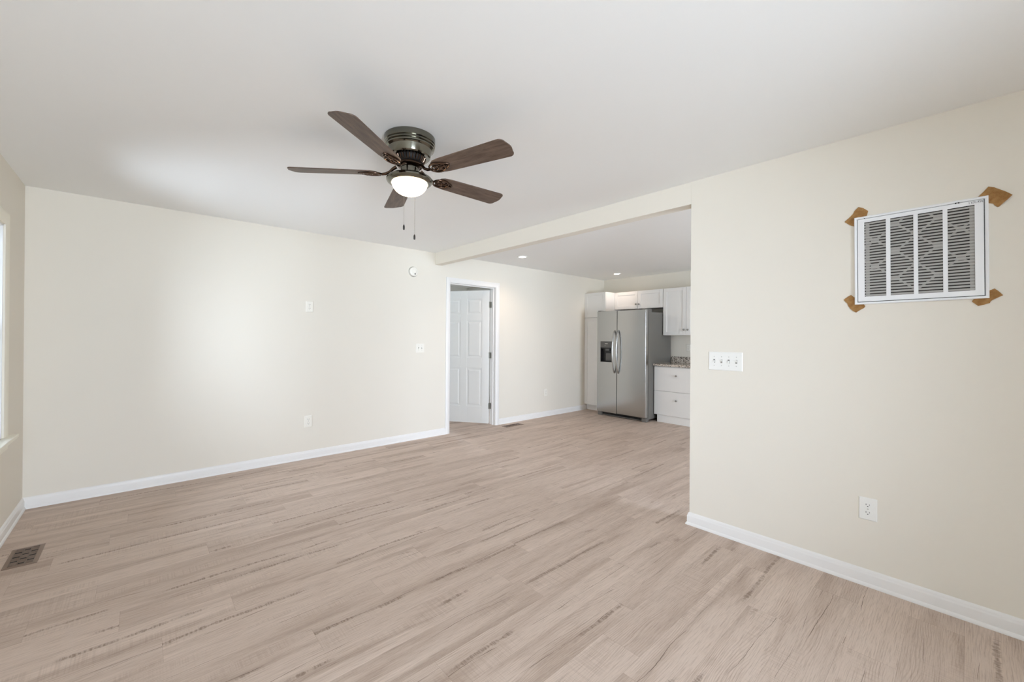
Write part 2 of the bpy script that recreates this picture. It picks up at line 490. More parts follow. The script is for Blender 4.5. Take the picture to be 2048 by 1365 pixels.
# room beyond the door
bm = nb(); wall_with_holes(bm, True, 2.18, 5.72, 7.5, 7.62, 0, H, [(3.9, 4.9, 0.85, 2.05)]); struct('wall_bedroom_back', bm, 'bedroom')
bm = nb(); box(bm, 2.18, 2.3, YB + 0.12, 7.5, 0, H); struct('wall_bedroom_left', bm, 'bedroom')
bm = nb(); box(bm, 5.6, 5.72, YB + 0.12, 7.5, 0, H); struct('wall_bedroom_right', bm, 'bedroom')

# ------------------------------------------------------------------ baseboards
BP = [(0, 0), (0.021, 0), (0.021, 0.004), (0.0195, 0.010), (0.016, 0.0155), (0.0125, 0.018), (0.0125, 0.060), (0.0118, 0.064),
      (0.0095, 0.0675), (0.0088, 0.0715), (0.0080, 0.077), (0.0055, 0.082), (0.0028, 0.085), (0, 0.0865)]
def baseboard(name, path):
    bm = nb(); sweep(bm, path, BP, (0, 0, 1)); return struct(name, bm, 'trim', smooth=30)
baseboard('baseboard_back', [(XL, YB, 0), (DX0 - 0.070, YB, 0)])
baseboard('baseboard_kitchen', [(DX1 + 0.070, YB, 0), (6.25, YB, 0)])
baseboard('baseboard_left', [(XL, YF, 0), (XL, YB, 0)])
baseboard('baseboard_right', [(XR + WT, YF, 0), (XR + WT, YE, 0), (XR, YE, 0), (XR, YF, 0)][::1])
baseboard('baseboard_bedroom', [(2.3, 7.5, 0), (5.6, 7.5, 0)])

# ------------------------------------------------------------------ door
CP = [(0, 0), (0, 0.009), (0.006, 0.012), (0.012, 0.0125), (0.018, 0.0165), (0.030, 0.0185), (0.052, 0.0185), (0.058, 0.016), (0.062, 0.0135), (0.066, 0.012), (0.066, 0)]
def make_door():
    d = thing('door_1', loc=(DX0, YB, 0), kind='structure')
    tag(d, 'white six-panel door standing ajar in the back wall', 'door')
    W = DX1 - DX0
    bm = nb()
    sweep(bm, [(W + 0.004, 0, 0), (W + 0.004, 0, DZ + 0.004), (-0.004, 0, DZ + 0.004), (-0.004, 0, 0)][::-1], [(-a, b) for a, b in CP], (0, -1, 0))
    o = obj('door_casing', bm, 'trim', d, smooth=30)
    bm = nb()
    sweep(bm, [(W + 0.004, 0.12, 0), (W + 0.004, 0.12, DZ + 0.004), (-0.004, 0.12, DZ + 0.004), (-0.004, 0.12, 0)], [(-a, b) for a, b in CP], (0, 1, 0))
    obj('door_casing', bm, 'trim', d, smooth=30)
    bm = nb()
    box(bm, -0.019, 0, -0.001, 0.121, 0, DZ); box(bm, W, W + 0.019, -0.001, 0.121, 0, DZ); box(bm, -0.019, W + 0.019, -0.001, 0.121, DZ, DZ + 0.019)
    # stops
    box(bm, 0, 0.011, 0.045, 0.080, 0, DZ - 0.011); box(bm, W - 0.011, W, 0.045, 0.080, 0, DZ - 0.011); box(bm, 0, W, 0.045, 0.080, DZ - 0.011, DZ)
    obj('door_jamb', bm, 'trim', d, bevel=0.001)
    # slab: local x from hinge towards free edge, local y = room side is negative
    SW, SH, ST = W - 0.006, 2.022, 0.035
    OPEN = R(57)
    hx, hy = W - 0.002, 0.131
    # pivot empty-free: slab object origin at the hinge pin
    bm = nb()
    st, mul = 0.112, 0.105
    cols = [(st, SW / 2 - mul / 2), (SW / 2 + mul / 2, SW - st)]
    rows = [(0.250, 0.835), (0.995, 1.560), (1.660, 1.895)]
    f0, f1 = 0.0, ST
    rec = 0.006
    # field recessed core
    box(bm, 0.002, SW - 0.002, f0 + rec, f1 - rec, 0.002, SH - 0.002)
    xs = [0, cols[0][0], cols[0][1], cols[1][0], cols[1][1], SW]
    for a, b in ((xs[0], xs[1]), (xs[2], xs[3]), (xs[4], xs[5])): box(bm, a, b, f0, f1, 0, SH)
    zs = [0, rows[0][0], rows[0][1], rows[1][0], rows[1][1], rows[2][0], rows[2][1], SH]
    for a, b in ((xs[1], xs[2]), (xs[3], xs[4])):
        for z, zz in ((zs[0], zs[1]), (zs[2], zs[3]), (zs[4], zs[5]), (zs[6], zs[7])): box(bm, a, b, f0, f1, z, zz)
        for z, zz in rows:      # raised fields with sloped shoulders
            for side in (0, 1):
                ybase = f0 + rec if side == 0 else f1 - rec
                ytop = f0 + 0.0012 if side == 0 else f1 - 0.0012
                m0, m1 = 0.022, 0.040
                lo = [bm.verts.new((x, ybase, q)) for x, q in ((a + m0, z + m0), (b - m0, z + m0), (b - m0, zz - m0), (a + m0, zz - m0))]
                hi = [bm.verts.new((x, ytop, q)) for x, q in ((a + m1, z + m1), (b - m1, z + m1), (b - m1, zz - m1), (a + m1, zz - m1))]
                bm.faces.new(hi)
                for i in range(4): bm.faces.new([lo[i], lo[(i + 1) % 4], hi[(i + 1) % 4], hi[i]])
    # mirror so that x runs to the left when closed
    bmesh.ops.transform(bm, matrix=Matrix.Translation((-0.003, -ST - 0.002, 0.012)) @ Matrix.Scale(-1, 4, (1, 0, 0)), verts=bm.verts[:])
    slab = obj('door_slab', bm, 'door', d, loc=(hx, hy, 0), rot=(0, 0, -OPEN), bevel=0.0012)
    # knob on both sides
    kx, kz = -(SW - 0.063), 0.94
    for side in (-1, 1):
        bm = nb()
        y0 = -ST - 0.002 if side < 0 else -0.002
        prof = [(0.0, 0.0), (0.032, 0.0), (0.032, 0.004), (0.028, 0.007), (0.013, 0.010), (0.011, 0.026), (0.018, 0.031), (0.026, 0.040), (0.027, 0.050), (0.022, 0.060), (0.012, 0.064), (0.0, 0.065)]
        lathe(bm, [(r, h * side) for r, h in prof], 32, (kx, y0, kz), 'Y')
        k = obj('door_knob', bm, 'nickel', slab, smooth=35)
    # hinges: leaf on jamb, leaf on slab edge, knuckle
    for z in (0.275, 1.045, 1.815):
        bm = nb()
        box(bm, W - 0.0018, W + 0.0005, hy - 0.040, hy - 0.001, z - 0.045, z + 0.045)
        lathe(bm, [(0, -0.047), (0.006, -0.047), (0.006, 0.047), (0, 0.047)], 16, (hx, hy + 0.003, z))
        c, s = math.cos(OPEN), math.sin(OPEN)
        # leaf on the slab edge: slab-local plane x = -0.003
        vs = box(bm, -0.0035, -0.0010, -0.037, 0.0, z - 0.045, z + 0.045)
        for v in vs:
            x, y = v.co.x, v.co.y
            v.co.x = hx + x * math.cos(-OPEN) - y * math.sin(-OPEN); v.co.y = hy + x * math.sin(-OPEN) + y * math.cos(-OPEN)
        tag(obj('door_hinge', bm, 'hinge', d, smooth=30), label='brushed steel hinge')
make_door()

# ------------------------------------------------------------------ windows
def make_window(name, w_, z0, z1, loc, rz, glass='glass'):
    """local frame: x along the wall, y = 0 at the inner wall face, -y into the room"""
    r = thing(name, loc=loc, rot=(0, 0, rz), kind='structure')
    bm = nb()
    cp = [(0, 0), (0, 0.010), (0.010, 0.013), (0.020, 0.016), (0.065, 0.018), (0.078, 0.016), (0.084, 0.012), (0.084, 0)]
    sweep(bm, [(0, 0, z0), (0, 0, z1), (w_, 0, z1), (w_, 0, z0)], [(-a, b) for a, b in cp], (0, -1, 0))
    obj('window_casing', bm, 'casing', r, smooth=30)
    bm = nb(); box(bm, -0.13, w_ + 0.13, -0.055, 0.0, z0 - 0.022, z0); box(bm, 0, w_, 0, 0.06, z0 - 0.02, z0)
    obj('window_sill', bm, 'casing', r, bevel=0.004)
    bm = nb(); box(bm, -0.09, w_ + 0.09, -0.014, 0, z0 - 0.085, z0 - 0.022); obj('window_apron', bm, 'casing', r, bevel=0.003)
    bm = nb()
    box(bm, 0, 0.012, 0, 0.118, z0, z1); box(bm, w_ - 0.012, w_, 0, 0.118, z0, z1); box(bm, 0, w_, 0, 0.118, z1 - 0.012, z1); box(bm, 0, w_, 0.06, 0.118, z0, z0 + 0.012)
    obj('window_jamb', bm, 'trim', r)
    mid = (z0 + z1) / 2
    for za, zb, yy in ((z0 + 0.012, mid + 0.018, 0.062), (mid - 0.018, z1 - 0.012, 0.088)):
        bm = nb()
        box(bm, 0.012, 0.052, yy, yy + 0.024, za, zb); box(bm, w_ - 0.052, w_ - 0.012, yy, yy + 0.024, za, zb)
        box(bm, 0.052, w_ - 0.052, yy, yy + 0.024, za, za + 0.038); box(bm, 0.052, w_ - 0.052, yy, yy + 0.024, zb - 0.038, zb)
        s = obj('window_sash', bm, 'trim', r, bevel=0.002)
        bm = nb(); box(bm, 0.05, w_ - 0.05, yy + 0.010, yy + 0.014, za + 0.036, zb - 0.036)
        obj('window_pane', bm, glass, s)
    return r
for i, (a, b) in enumerate(WINDOWS_LEFT):
    make_window('window_%d' % (i + 1), b - a, WZ0, WZ1, (XL, a, 0), PI / 2, 'dimmed_glass')  # the second of these is added out of view for light
for i, (a, b) in enumerate(ADDED_WINDOWS_FRONT):
    make_window('window_%d' % (i + 3), b - a, FZ0, FZ1, (b, YF, 0), PI)  # added unseen windows that let daylight in behind the camera
make_window('window_5', 1.0, 0.85, 2.05, (3.9, 7.5, 0), 0)  # unseen bedroom window, added to light the room past the door

# ------------------------------------------------------------------ wall plates
# local frame: plate centre at origin, x to the right as seen from the room, z up, -y out of the wall
def plate_mesh(w_, h_):
    bm = nb()
    a, b = w_ / 2, h_ / 2
    lv = [(a, b, 0), (a, b, -0.0025), (a - 0.004, b - 0.004, -0.0055)]
    rings = [[bm.verts.new((sx * p, y, sz * q)) for sx, sz in ((-1, -1), (1, -1), (1, 1), (-1, 1))] for p, q, y in lv]
    for r0, r1 in zip(rings, rings[1:]):
        for i in range(4): bm.faces.new([r0[i], r0[(i + 1) % 4], r1[(i + 1) % 4], r1[i]])
    bm.faces.new(rings[-1]); bm.faces.new(rings[0][::-1])
    return bm
def screw(bm, x, z, y=-0.0055):
    lathe(bm, [(0, 0), (0.0034, 0), (0.003, -0.0012), (0, -0.0014)], 12, (x, y, z), 'Y')

def make_outlet(mat='plastic', w_=0.070, h_=0.115):
    t = thing('wall_outlet')
    obj('cover_plate', plate_mesh(w_, h_), mat, t, bevel=0.0008)
    for s in (-1, 1):
        bm = nb(); z = s * 0.0195
        pts = []
        for i in range(32):
            a = 2 * PI * i / 32
            x, q = 0.0172 * math.cos(a), 0.0172 * math.sin(a)
            q = max(-0.0135, min(0.0135, q)); pts.append((x, q))
        prism(bm, pts, -0.0022, lambda a, b, t_: (a, -0.0052 + t_, z + b))
        rc = obj('receptacle', bm, mat, t)
        bm = nb()
        box(bm, -0.0074, -0.0054, -0.0079, -0.0072, z - 0.001, z + 0.0075)
        box(bm, 0.0054, 0.0072, -0.0079, -0.0072, z, z + 0.0068)
        pr = [(0.0026 * math.cos(2 * PI * i / 12), max(-0.0016, 0.0026 * math.sin(2 * PI * i / 12))) for i in range(12)]
        prism(bm, pr, -0.0006, lambda a, b, t_: (a, -0.0073 + t_, z - 0.0068 + b))
        tag(obj('slots', bm, 'slot', rc), label='dark plug slots')
    bm = nb(); screw(bm, 0, 0); obj('screw', bm, 'screw', t, smooth=40)
    return t

def make_switch(n, mat='plastic', w_=None, h_=0.118):
    w_ = w_ or 0.070 + (n - 1) * 0.046
    t = thing('light_switch_plate')
    obj('cover_plate', plate_mesh(w_, h_), mat, t, bevel=0.0008)
    for i in range(n):
        x = (i - (n - 1) / 2) * 0.046
        up = (i % 2 == 1)
        bm = nb()
        sgn = 1 if up else -1
        box(bm, x - 0.0055, x + 0.0055, -0.0062, -0.0054, -0.012, 0.012, 1)
        vs = box(bm, x - 0.0040, x + 0.0040, -0.016, -0.0054, -0.005, 0.005)
        for v in vs:
            if v.co.y < -0.012: v.co.z = v.co.z * 0.6 + sgn * 0.0085
        obj('toggle', bm, [mat, 'grey_slot'], t)
    for i in range(n):
        x = (i - (n - 1) / 2) * 0.046
        for q in (0.030, -0.030):
            bm = nb(); screw(bm, x, q); obj('screw', bm, 'screw', t, smooth=40)
    return t

o1 = make_outlet(); o1.location = (2.956, 0.3585, 0.4115); o1.rotation_euler = (0, 0, -PI / 2)
tag(o1, 'white duplex outlet low on the near right wall above the baseboard', 'outlet')
o1.scale = (1.08, 1, 1.04)
alm = make_outlet('almond'); alm.location = (1.3755, YB, 1.637)
tag(alm, 'white duplex outlet high on the back wall, directly above the other', 'outlet')
for loc, rz, lab, scl in [((1.3725, YB, 0.4005), 0, 'white duplex outlet low on the back wall, below the high one', 1.1),
                     ((5.14, YB, 0.40), 0, 'small cream outlet low on kitchen back wall, right of the door', 1.1),
                     ((XK, 3.05, 1.172), -PI / 2, 'cream outlet on kitchen wall above the granite backsplash', 1.0)]:
    c = copy_tree(alm); c.location = loc; c.rotation_euler = (0, 0, rz); c.scale = (scl, 1, scl)
    c['label'] = lab
alm.scale = (1.08, 1, 1.02)
s4 = make_switch(4, 'plastic', 0.213, 0.124); s4.location = (XR, 1.079, 1.171); s4.rotation_euler = (0, 0, -PI / 2)
tag(s4, 'wide white four-gang toggle switch plate near the edge of the right wall', 'light switch')
s2 = make_switch(2, 'almond', 0.122, 0.118); s2.location = (2.734, YB, 1.173)
tag(s2, 'cream two-gang switch plate on the back wall left of the door', 'light switch')

for o_ in list(C.objects):
    if o_.get('category') == 'outlet': o_['group'] = 'duplex wall outlets'
    if o_.get('category') == 'light switch': o_['group'] = 'toggle switch plates'

# smoke alarm on back wall
sm = thing('smoke_alarm', 'round white smoke alarm high on the back wall under the beam end', 'smoke alarm', (2.623, YB, 2.152))
bm = nb(); lathe(bm, [(0, 0), (0.064, 0), (0.066, -0.006), (0.064, -0.010)], 48, (0, 0, 0), 'Y'); obj('mounting_plate', bm, 'plastic', sm, smooth=30)
bm = nb(); lathe(bm, [(0.060, -0.010), (0.060, -0.024), (0.056, -0.031), (0.046, -0.035), (0.030, -0.036), (0.029, -0.034), (0.026, -0.034), (0.025, -0.036), (0, -0.037)], 48, (0, 0, 0), 'Y')
obj('cover', bm, 'almond', sm, smooth=30)
bm = nb(); lathe(bm, [(0.009, -0.034), (0.009, -0.039), (0.007, -0.0405), (0, -0.0405)], 20, (0.012, 0, -0.030), 'Y'); tag(obj('test_button', bm, 'grey_slot', sm, smooth=40), label='small grey test button')

# ------------------------------------------------------------------ return air grille on the right wall
# local frame: x to the right as seen from the room (world -y), z up, -y out of the wall (world -x)
def make_grille():
    GX, GZ = 0.1805, 1.7535      # centre in world y, z
    hw, hh = 0.237, 0.2375
    g = thing('return_air_grille', 'white louvered return air grille high on the right wall, cardboard at its corners', 'vent grille',
              (XR, GX, GZ), (0, R(-0.55), -PI / 2))
    fw = 0.012
    bm = nb()
    cp = [(0, 0), (0, 0.014), (0.003, 0.016), (fw - 0.002, 0.014), (fw, 0.010), (fw, 0)]
    pth = [(-hw, 0, -hh), (-hw, 0, hh), (hw, 0, hh), (hw, 0, -hh), (-hw, 0, -hh)]
    for i in range(4):
        p, q = Vector(pth[i]), Vector(pth[i + 1]); T = (q - p).normalized()
        N = Vector((0, -1, 0)); S = T.cross(N)
        if S.dot(-p) < 0: S = -S
        A = []
        for end, e in ((p, 1), (q, -1)):
            A.append([bm.verts.new(end + S * a + N * b + T * (e * a)) for a, b in cp])
        k = len(cp)
        for a in range(k):
            b_ = (a + 1) % k
            bm.faces.new([A[0][a], A[0][b_], A[1][b_], A[1][a]])
    obj('outer_frame', bm, 'grille', g)
    # dark sheet stands for shade between frame and door, and behind the filter
    bm = nb(); box(bm, -hw + 0.008, hw - 0.008, -0.0060, -0.0035, -hh + 0.008, hh - 0.008)
    obj('shadow_gap', bm, 'gap', g)
    # filter behind the louvers with diamond wire support
    bm = nb(); box(bm, -hw + 0.02, hw - 0.02, -0.0075, -0.0062, -hh + 0.03, hh - 0.03)
    fl = obj('air_filter', bm, 'filter', g)
    def wx(wy): return GX - wy      # world y -> local x
    cols = [(wx(0.376), wx(0.291)), (wx(0.274), wx(0.189)), (wx(0.173), wx(0.088)), (wx(0.072), wx(-0.014))]
    zt, zb_ = 1.957 - GZ, 1.556 - GZ
    bm = nb()
    def strip(p, q, w2):
        p = Vector((p[0], 0, p[1])); q = Vector((q[0], 0, q[1])); T = (q - p).normalized(); S = Vector((T.z, 0, -T.x)) * w2
        vs = []
        for y in (-0.0076, -0.0084): vs.append([bm.verts.new(v + Vector((0, y, 0))) for v in (p - S, q - S, q + S, p + S)])
        bm.faces.new(vs[0][::-1]); bm.faces.new(vs[1])
        for i in range(4): bm.faces.new([vs[0][i], vs[0][(i + 1) % 4], vs[1][(i + 1) % 4], vs[1][i]])
    # diamond lattice: nodes at measured crossings
    nodes_a = [(wx(0.252), 1.905), (wx(0.104), 1.927)]
    xA, xB, xC, xD = wx(0.335), wx(0.252), wx(0.108), wx(0.030)
    xs_ = [wx(0.40), xA, xB, (wx(0.18)), xC, xD, wx(-0.04)]
    za = [1.90, 1.79, 1.68, 1.57]
    def Z(v): return v - GZ
    segs = []
    for zc in (1.925, 1.785, 1.645):        # nodes in columns two and three
        for xn, s in ((xB, 1), (xC, -1)):
            xm = wx(0.18)
            segs += [((xn, zc), (xm, zc - 0.07)), ((xn, zc), (xm, zc + 0.07))]
            xo = xn - s * 0.045
            box(bm, xn - 0.012 - (0.012 if s > 0 else 0), xn + 0.012 + (0.012 if s < 0 else 0), -0.0086, -0.0078, Z(zc) - 0.012, Z(zc) + 0.012)
    for zc in (1.855, 1.715):               # nodes in columns one and four
        for xn in (xA, xD):
            segs += [((xn, zc), (xn - 0.055, zc - 0.045)), ((xn, zc), (xn - 0.055, zc + 0.045)), ((xn, zc), (xn + 0.055, zc - 0.045)), ((xn, zc), (xn + 0.055, zc + 0.045))]
            box(bm, xn - 0.016, xn + 0.016, -0.0086, -0.0078, Z(zc) - 0.012, Z(zc) + 0.012)
    for p, q in segs:
        z0_, z1_ = Z(p[1]), Z(q[1])
        if max(abs(z0_), abs(z1_)) > 0.2:
            t_ = (math.copysign(0.2, z1_) - z0_) / (z1_ - z0_); q = (p[0] + (q[0] - p[0]) * t_, 0); z1_ = math.copysign(0.2, z1_)
        strip((p[0], z0_), (q[0], z1_), 0.004)
    for x in (cols[0][0] + 0.012, cols[3][1] - 0.008): box(bm, x - 0.008, x + 0.008, -0.0086, -0.0078, -0.2, 0.2)
    tag(obj('filter_mesh', bm, 'louver', fl), label='pale diamond cardboard lattice')
    # hinged face: flat panel with slots
    inset = 0.0145
    X0, X1, Z0, Z1 = -hw + inset, hw - inset, -hh + inset, hh - inset
    bm = nb(); fy0, fy1 = -0.0155, -0.0135
    box(bm, X0, cols[0][0], fy0, fy1, Z0, Z1); box(bm, cols[3][1], X1, fy0, fy1, Z0, Z1)
    for a, b in zip(cols, cols[1:]): box(bm, a[1], b[0], fy0, fy1, Z0, Z1)
    for a, b in cols: box(bm, a, b, fy0, fy1, Z0, zb_); box(bm, a, b, fy0, fy1, zt, Z1)
    # rolled edge return
    box(bm, X0, X1, fy1, -0.008, Z0, Z0 + 0.002); box(bm, X0, X1, fy1, -0.008, Z1 - 0.002, Z1)
    box(bm, X0, X0 + 0.002, fy1, -0.008, Z0, Z1); box(bm, X1 - 0.002, X1, fy1, -0.008, Z0, Z1)
    face = obj('hinged_face', bm, 'grille', g)
    n = 27; pitch = (zt - zb_) / n
    for a, b in cols:
        bm = nb()
        for i in range(n):
            zc = zb_ + (i + 0.5) * pitch
            th = 0.0007
            # blade slopes down and outwards: outer edge low
            p = [(fy0 + 0.0004, zc - pitch * 0.38), (fy0 + 0.0056, zc + pitch * 0.24)]
            for e in range(1):
                vs = []
                for yy, zz in (p[0], p[1], (p[1][0], p[1][1] + th), (p[0][0], p[0][1] + th)):
                    vs.append((yy, zz))
                lo = [bm.verts.new((a, yy, zz)) for yy, zz in vs]; hi = [bm.verts.new((b, yy, zz)) for yy, zz in vs]
                bm.faces.new(lo[::-1]); bm.faces.new(hi)
                for k in range(4): bm.faces.new([lo[k], lo[(k + 1) % 4], hi[(k + 1) % 4], hi[k]])
        obj('louver_bank', bm, 'louver', face)
    # handwriting, upside down, top right corner
    glyph = {'1': [[(0.1, 0.8), (0.3, 1), (0.3, 0)]], '6': [[(0.5, 1), (0.2, 0.7), (0.08, 0.3), (0.25, 0), (0.5, 0.12), (0.5, 0.4), (0.28, 0.5), (0.1, 0.35)]],
             'X': [[(0, 0.9), (0.55, 0.1)], [(0.5, 0.95), (0.05, 0)]]}
    bm = nb(); s = 0.0095; adv = 0.0
    ox, oz = wx(-0.041), 1.9740 - GZ
    for ch in '16X16X1':
        for st in glyph[ch]:
            pts = [(ox - (adv + px) * s, fy0 - 0.0003, oz - py * s * 1.1) for px, py in st]
            tube(bm, pts, 0.00062, 5)
        adv += {'1': 0.55, '6': 0.75, 'X': 0.85}[ch]
    tag(obj('handwriting', bm, 'ink', face), label='pencilled size note written upside down')
    for wy in (0.375, 0.045, 0.035):
        bm = nb()
        box(bm, wx(wy) - 0.002, wx(wy) + 0.002, -0.0165, -0.014, hh - 0.016 if wy < 0.1 else hh - 0.0145, hh - 0.010)
        obj('latch', bm, 'gap', g)
make_grille()

# torn cardboard pieces wedged behind the grille (outline in world y, z)
CARD = [('torn cardboard piece at the upper left corner of the air grille', [(0.462, 1.978), (0.440, 2.000), (0.424, 2.018), (0.420, 2.030), (0.404, 2.048), (0.384, 2.038), (0.364, 2.018), (0.369, 1.994), (0.372, 1.975), (0.405, 1.962), (0.415, 1.942), (0.440, 1.956)], 0.0),
        ('large torn cardboard piece at the upper right corner of the air grille', [(-0.020, 1.993), (-0.038, 2.014), (-0.054, 2.036), (-0.070, 2.029), (-0.085, 2.016), (-0.106, 1.998), (-0.124, 1.979), (-0.110, 1.962), (-0.095, 1.946), (-0.087, 1.936), (-0.081, 1.935), (-0.074, 1.943), (-0.068, 1.954), (-0.058, 1.958), (-0.040, 1.962), (-0.022, 1.975)], 0.10),
        ('torn cardboard piece at the lower left corner of the air grille', [(0.465, 1.544), (0.448, 1.559), (0.433, 1.569), (0.421, 1.556), (0.400, 1.550), (0.385, 1.530), (0.374, 1.503), (0.378, 1.495), (0.395, 1.484), (0.411, 1.471), (0.424, 1.479), (0.435, 1.492), (0.444, 1.508), (0.448, 1.522)], 0.0),
        ('torn cardboard piece at the lower right corner of the air grille', [(-0.005, 1.506), (-0.025, 1.484), (-0.042, 1.489), (-0.060, 1.496), (-0.063, 1.505), (-0.070, 1.511), (-0.084, 1.520), (-0.099, 1.529), (-0.086, 1.548), (-0.074, 1.562), (-0.055, 1.552), (-0.030, 1.545), (-0.015, 1.525)], 0.05)]
for lab, poly, lift in CARD:
    cy = sum(p[0] for p in poly) / len(poly); cz = sum(p[1] for p in poly) / len(poly)
    bm = nb(); prism(bm, [(a - cy, b - cz) for a, b in poly], -0.003, lambda a, b, t_: (t_, a, b))
    o = obj('cardboard_scrap', bm, 'cardboard', loc=(XR - 0.0002, cy, cz))
    if lift:    # outer half stands off the wall a little
        for v in o.data.vertices: v.co.x += -max(0.0, -v.co.y) * lift * 1.2
    tag(o, lab, 'cardboard', 'cardboard scraps wedged behind the air grille')

# ------------------------------------------------------------------ floor registers
def make_register(L_, W_, loc, rz, label, rows, slots):
    """long side along local x"""
    r = thing('floor_register', label, 'floor vent', loc, (0, 0, rz), group='brown metal floor registers')
    bm = nb()
    a, b = L_ / 2, W_ / 2; m = 0.020
    ring = [(a, b, 0.0), (a, b, 0.0022), (a - m, b - m, 0.0050), (a - m, b - m, 0.0012)]
    rr = [[bm.verts.new((sx * p, sy * q, z)) for sx, sy in ((-1, -1), (1, -1), (1, 1), (-1, 1))] for p, q, z in ring]
    for r0, r1 in zip(rr, rr[1:]):
        for i in range(4): bm.faces.new([r0[i], r0[(i + 1) % 4], r1[(i + 1) % 4], r1[i]])
    obj('flange', bm, 'register', r)
    bm = nb(); box(bm, -a + m - 0.001, a - m + 0.001, -b + m - 0.001, b - m + 0.001, 0.0003, 0.0012); tag(obj('duct_opening', bm, 'slot', r), label='dark duct opening')
    bm = nb()
    ix, iy = a - m, b - m
    n = slots
    cell = 2 * iy / rows
    for k in range(rows):
        y0_, y1_ = -iy + k * cell, -iy + (k + 1) * cell
        if k: box(bm, -ix, ix, y0_ - 0.003, y0_ + 0.003, 0.0012, 0.0042)
        for i in range(n + 1):
            x = -ix + 2 * ix * i / n
            if (i + 2 * k) % 5 == 4: continue
            box(bm, x - 0.0026, x + 0.0026, y0_, y1_, 0.0012, 0.0042)
    obj('grille_bars', bm, 'register', r)
    for yy in (0.0,):
        bm = nb(); box(bm, ix - 0.012, ix - 0.002, -0.012, 0.012, 0.0042, 0.0062); obj('damper_lever', bm, 'register', r, bevel=0.001)
    return r
make_register(0.292, 0.137, (-0.507, 3.689, 0), PI / 2, 'brown metal floor register in the left corner of the room', 3, 19)
make_register(0.340, 0.125, (4.222, 4.515, 0), 0, 'brown metal floor register on the floor right of the door', 3, 22)

# ------------------------------------------------------------------ recessed lights
def downlight(x, y, label, watts):
    t = thing('recessed_light', label, 'ceiling light', (x, y, H), group='recessed kitchen ceiling lights')
    bm = nb(); lathe(bm, [(0.050, 0.0), (0.072, 0.0), (0.074, -0.003), (0.070, -0.007), (0.056, -0.009), (0.050, -0.006)], 48); obj('trim_ring', bm, 'plastic', t, smooth=40)
    bm = nb(); lathe(bm, [(0.0, -0.0062), (0.051, -0.0058), (0.051, -0.001), (0, -0.001)], 48); tag(obj('lens', bm, 'lens', t, smooth=40), label='glowing white lens')
    l = bpy.data.lights.new('downlight_glow', 'SPOT'); l.energy = watts; l.spot_size = R(150); l.spot_blend = 0.8; l.shadow_soft_size = 0.05; l.color = (1, 0.76, 0.60)
    o = bpy.data.objects.new('downlight_glow', l); C.objects.link(o); o.location = (0, 0, -0.03); o.parent = t
downlight(3.972, 4.073, 'lit recessed ceiling light nearer the beam, left of the two', 22)
downlight(6.209, 4.025, 'lit recessed ceiling light above the tall pantry cabinet and fridge', 8)

# ------------------------------------------------------------------ kitchen cabinets (fronts face -x)
def shaker(bm, xf, y0, y1, z0, z1, st=0.057, th=0.019):
    """five-piece door, front face at xf"""
    box(bm, xf + 0.008, xf + th, y0 + 0.01, y1 - 0.01, z0 + 0.01, z1 - 0.01)
    box(bm, xf, xf + th, y0, y0 + st, z0, z1); box(bm, xf, xf + th, y1 - st, y1, z0, z1)
    box(bm, xf, xf + th, y0 + st, y1 - st, z0, z0 + st); box(bm, xf, xf + th, y0 + st, y1 - st, z1 - st, z1)

def knob(parent, x, y, z):
    bm = nb()
    lathe(bm, [(0, 0), (0.006, 0), (0.005, -0.010), (0.008, -0.014), (0.0145, -0.018), (0.0155, -0.022), (0.013, -0.026), (0.006, -0.028), (0, -0.0285)], 24, (x, y, z), 'X')
    tag(obj('knob', bm, 'nickel', parent, smooth=40), label='round nickel knob')

BACK = XK - 0.003
# tall pantry
p = thing('pantry_cabinet', 'tall white pantry cabinet in the kitchen corner left of the fridge', 'cabinet', (6.19, 4.4645, 0))
def loc(x): return x - 6.19
y0, y1 = -0.2255, 0.2255
bm = nb(); box(bm, 0.020, BACK - 6.19, y0, y1, 0.105, 2.141); obj('body', bm, 'cabinet', p, bevel=0.001)
bm = nb(); box(bm, 0.075, BACK - 6.19, y0, y1, 0, 0.105); obj('toe_kick', bm, 'cabinet', p)
bm = nb(); shaker(bm, 0, y0 + 0.002, y1 - 0.002, 0.108, 1.686); d_ = obj('lower_door', bm, 'cabinet', p, bevel=0.001); knob(d_, 0, y0 + 0.032, 1.02)
bm = nb(); shaker(bm, 0, y0 + 0.002, y1 - 0.002, 1.694, 2.138); d_ = obj('upper_door', bm, 'cabinet', p, bevel=0.001); knob(d_, 0, y0 + 0.032, 1.735)
# above the fridge
p = thing('wall_cabinet', 'white two-door wall cabinet above the refrigerator', 'cabinet', (6.47, 3.78, 1.833), group='white wall cabinets')
bm = nb(); box(bm, 0.020, BACK - 6.47, -0.455, 0.455, 0, 0.308); obj('body', bm, 'cabinet', p, bevel=0.001)
for s in (-1, 1):
    bm = nb(); a, b = (0.002, 0.453) if s > 0 else (-0.453, -0.002)
    shaker(bm, 0, a, b, 0.002, 0.306); d_ = obj('door', bm, 'cabinet', p, bevel=0.001); knob(d_, 0, s * 0.028, 0.078)
# beside it
p = thing('wall_cabinet', 'taller white wall cabinet over the granite countertop right of the fridge', 'cabinet', (6.47, 2.942, 1.374), group='white wall cabinets')
bm = nb(); box(bm, 0.020, BACK - 6.47, -0.379, 0.379, 0, 0.767); obj('body', bm, 'cabinet', p, bevel=0.001)
for s in (-1, 1):
    bm = nb(); a, b = (0.002, 0.377) if s > 0 else (-0.377, -0.002)
    shaker(bm, 0, a, b, 0.002, 0.765); d_ = obj('door', bm, 'cabinet', p, bevel=0.001); knob(d_, 0, s * 0.031, 0.088)
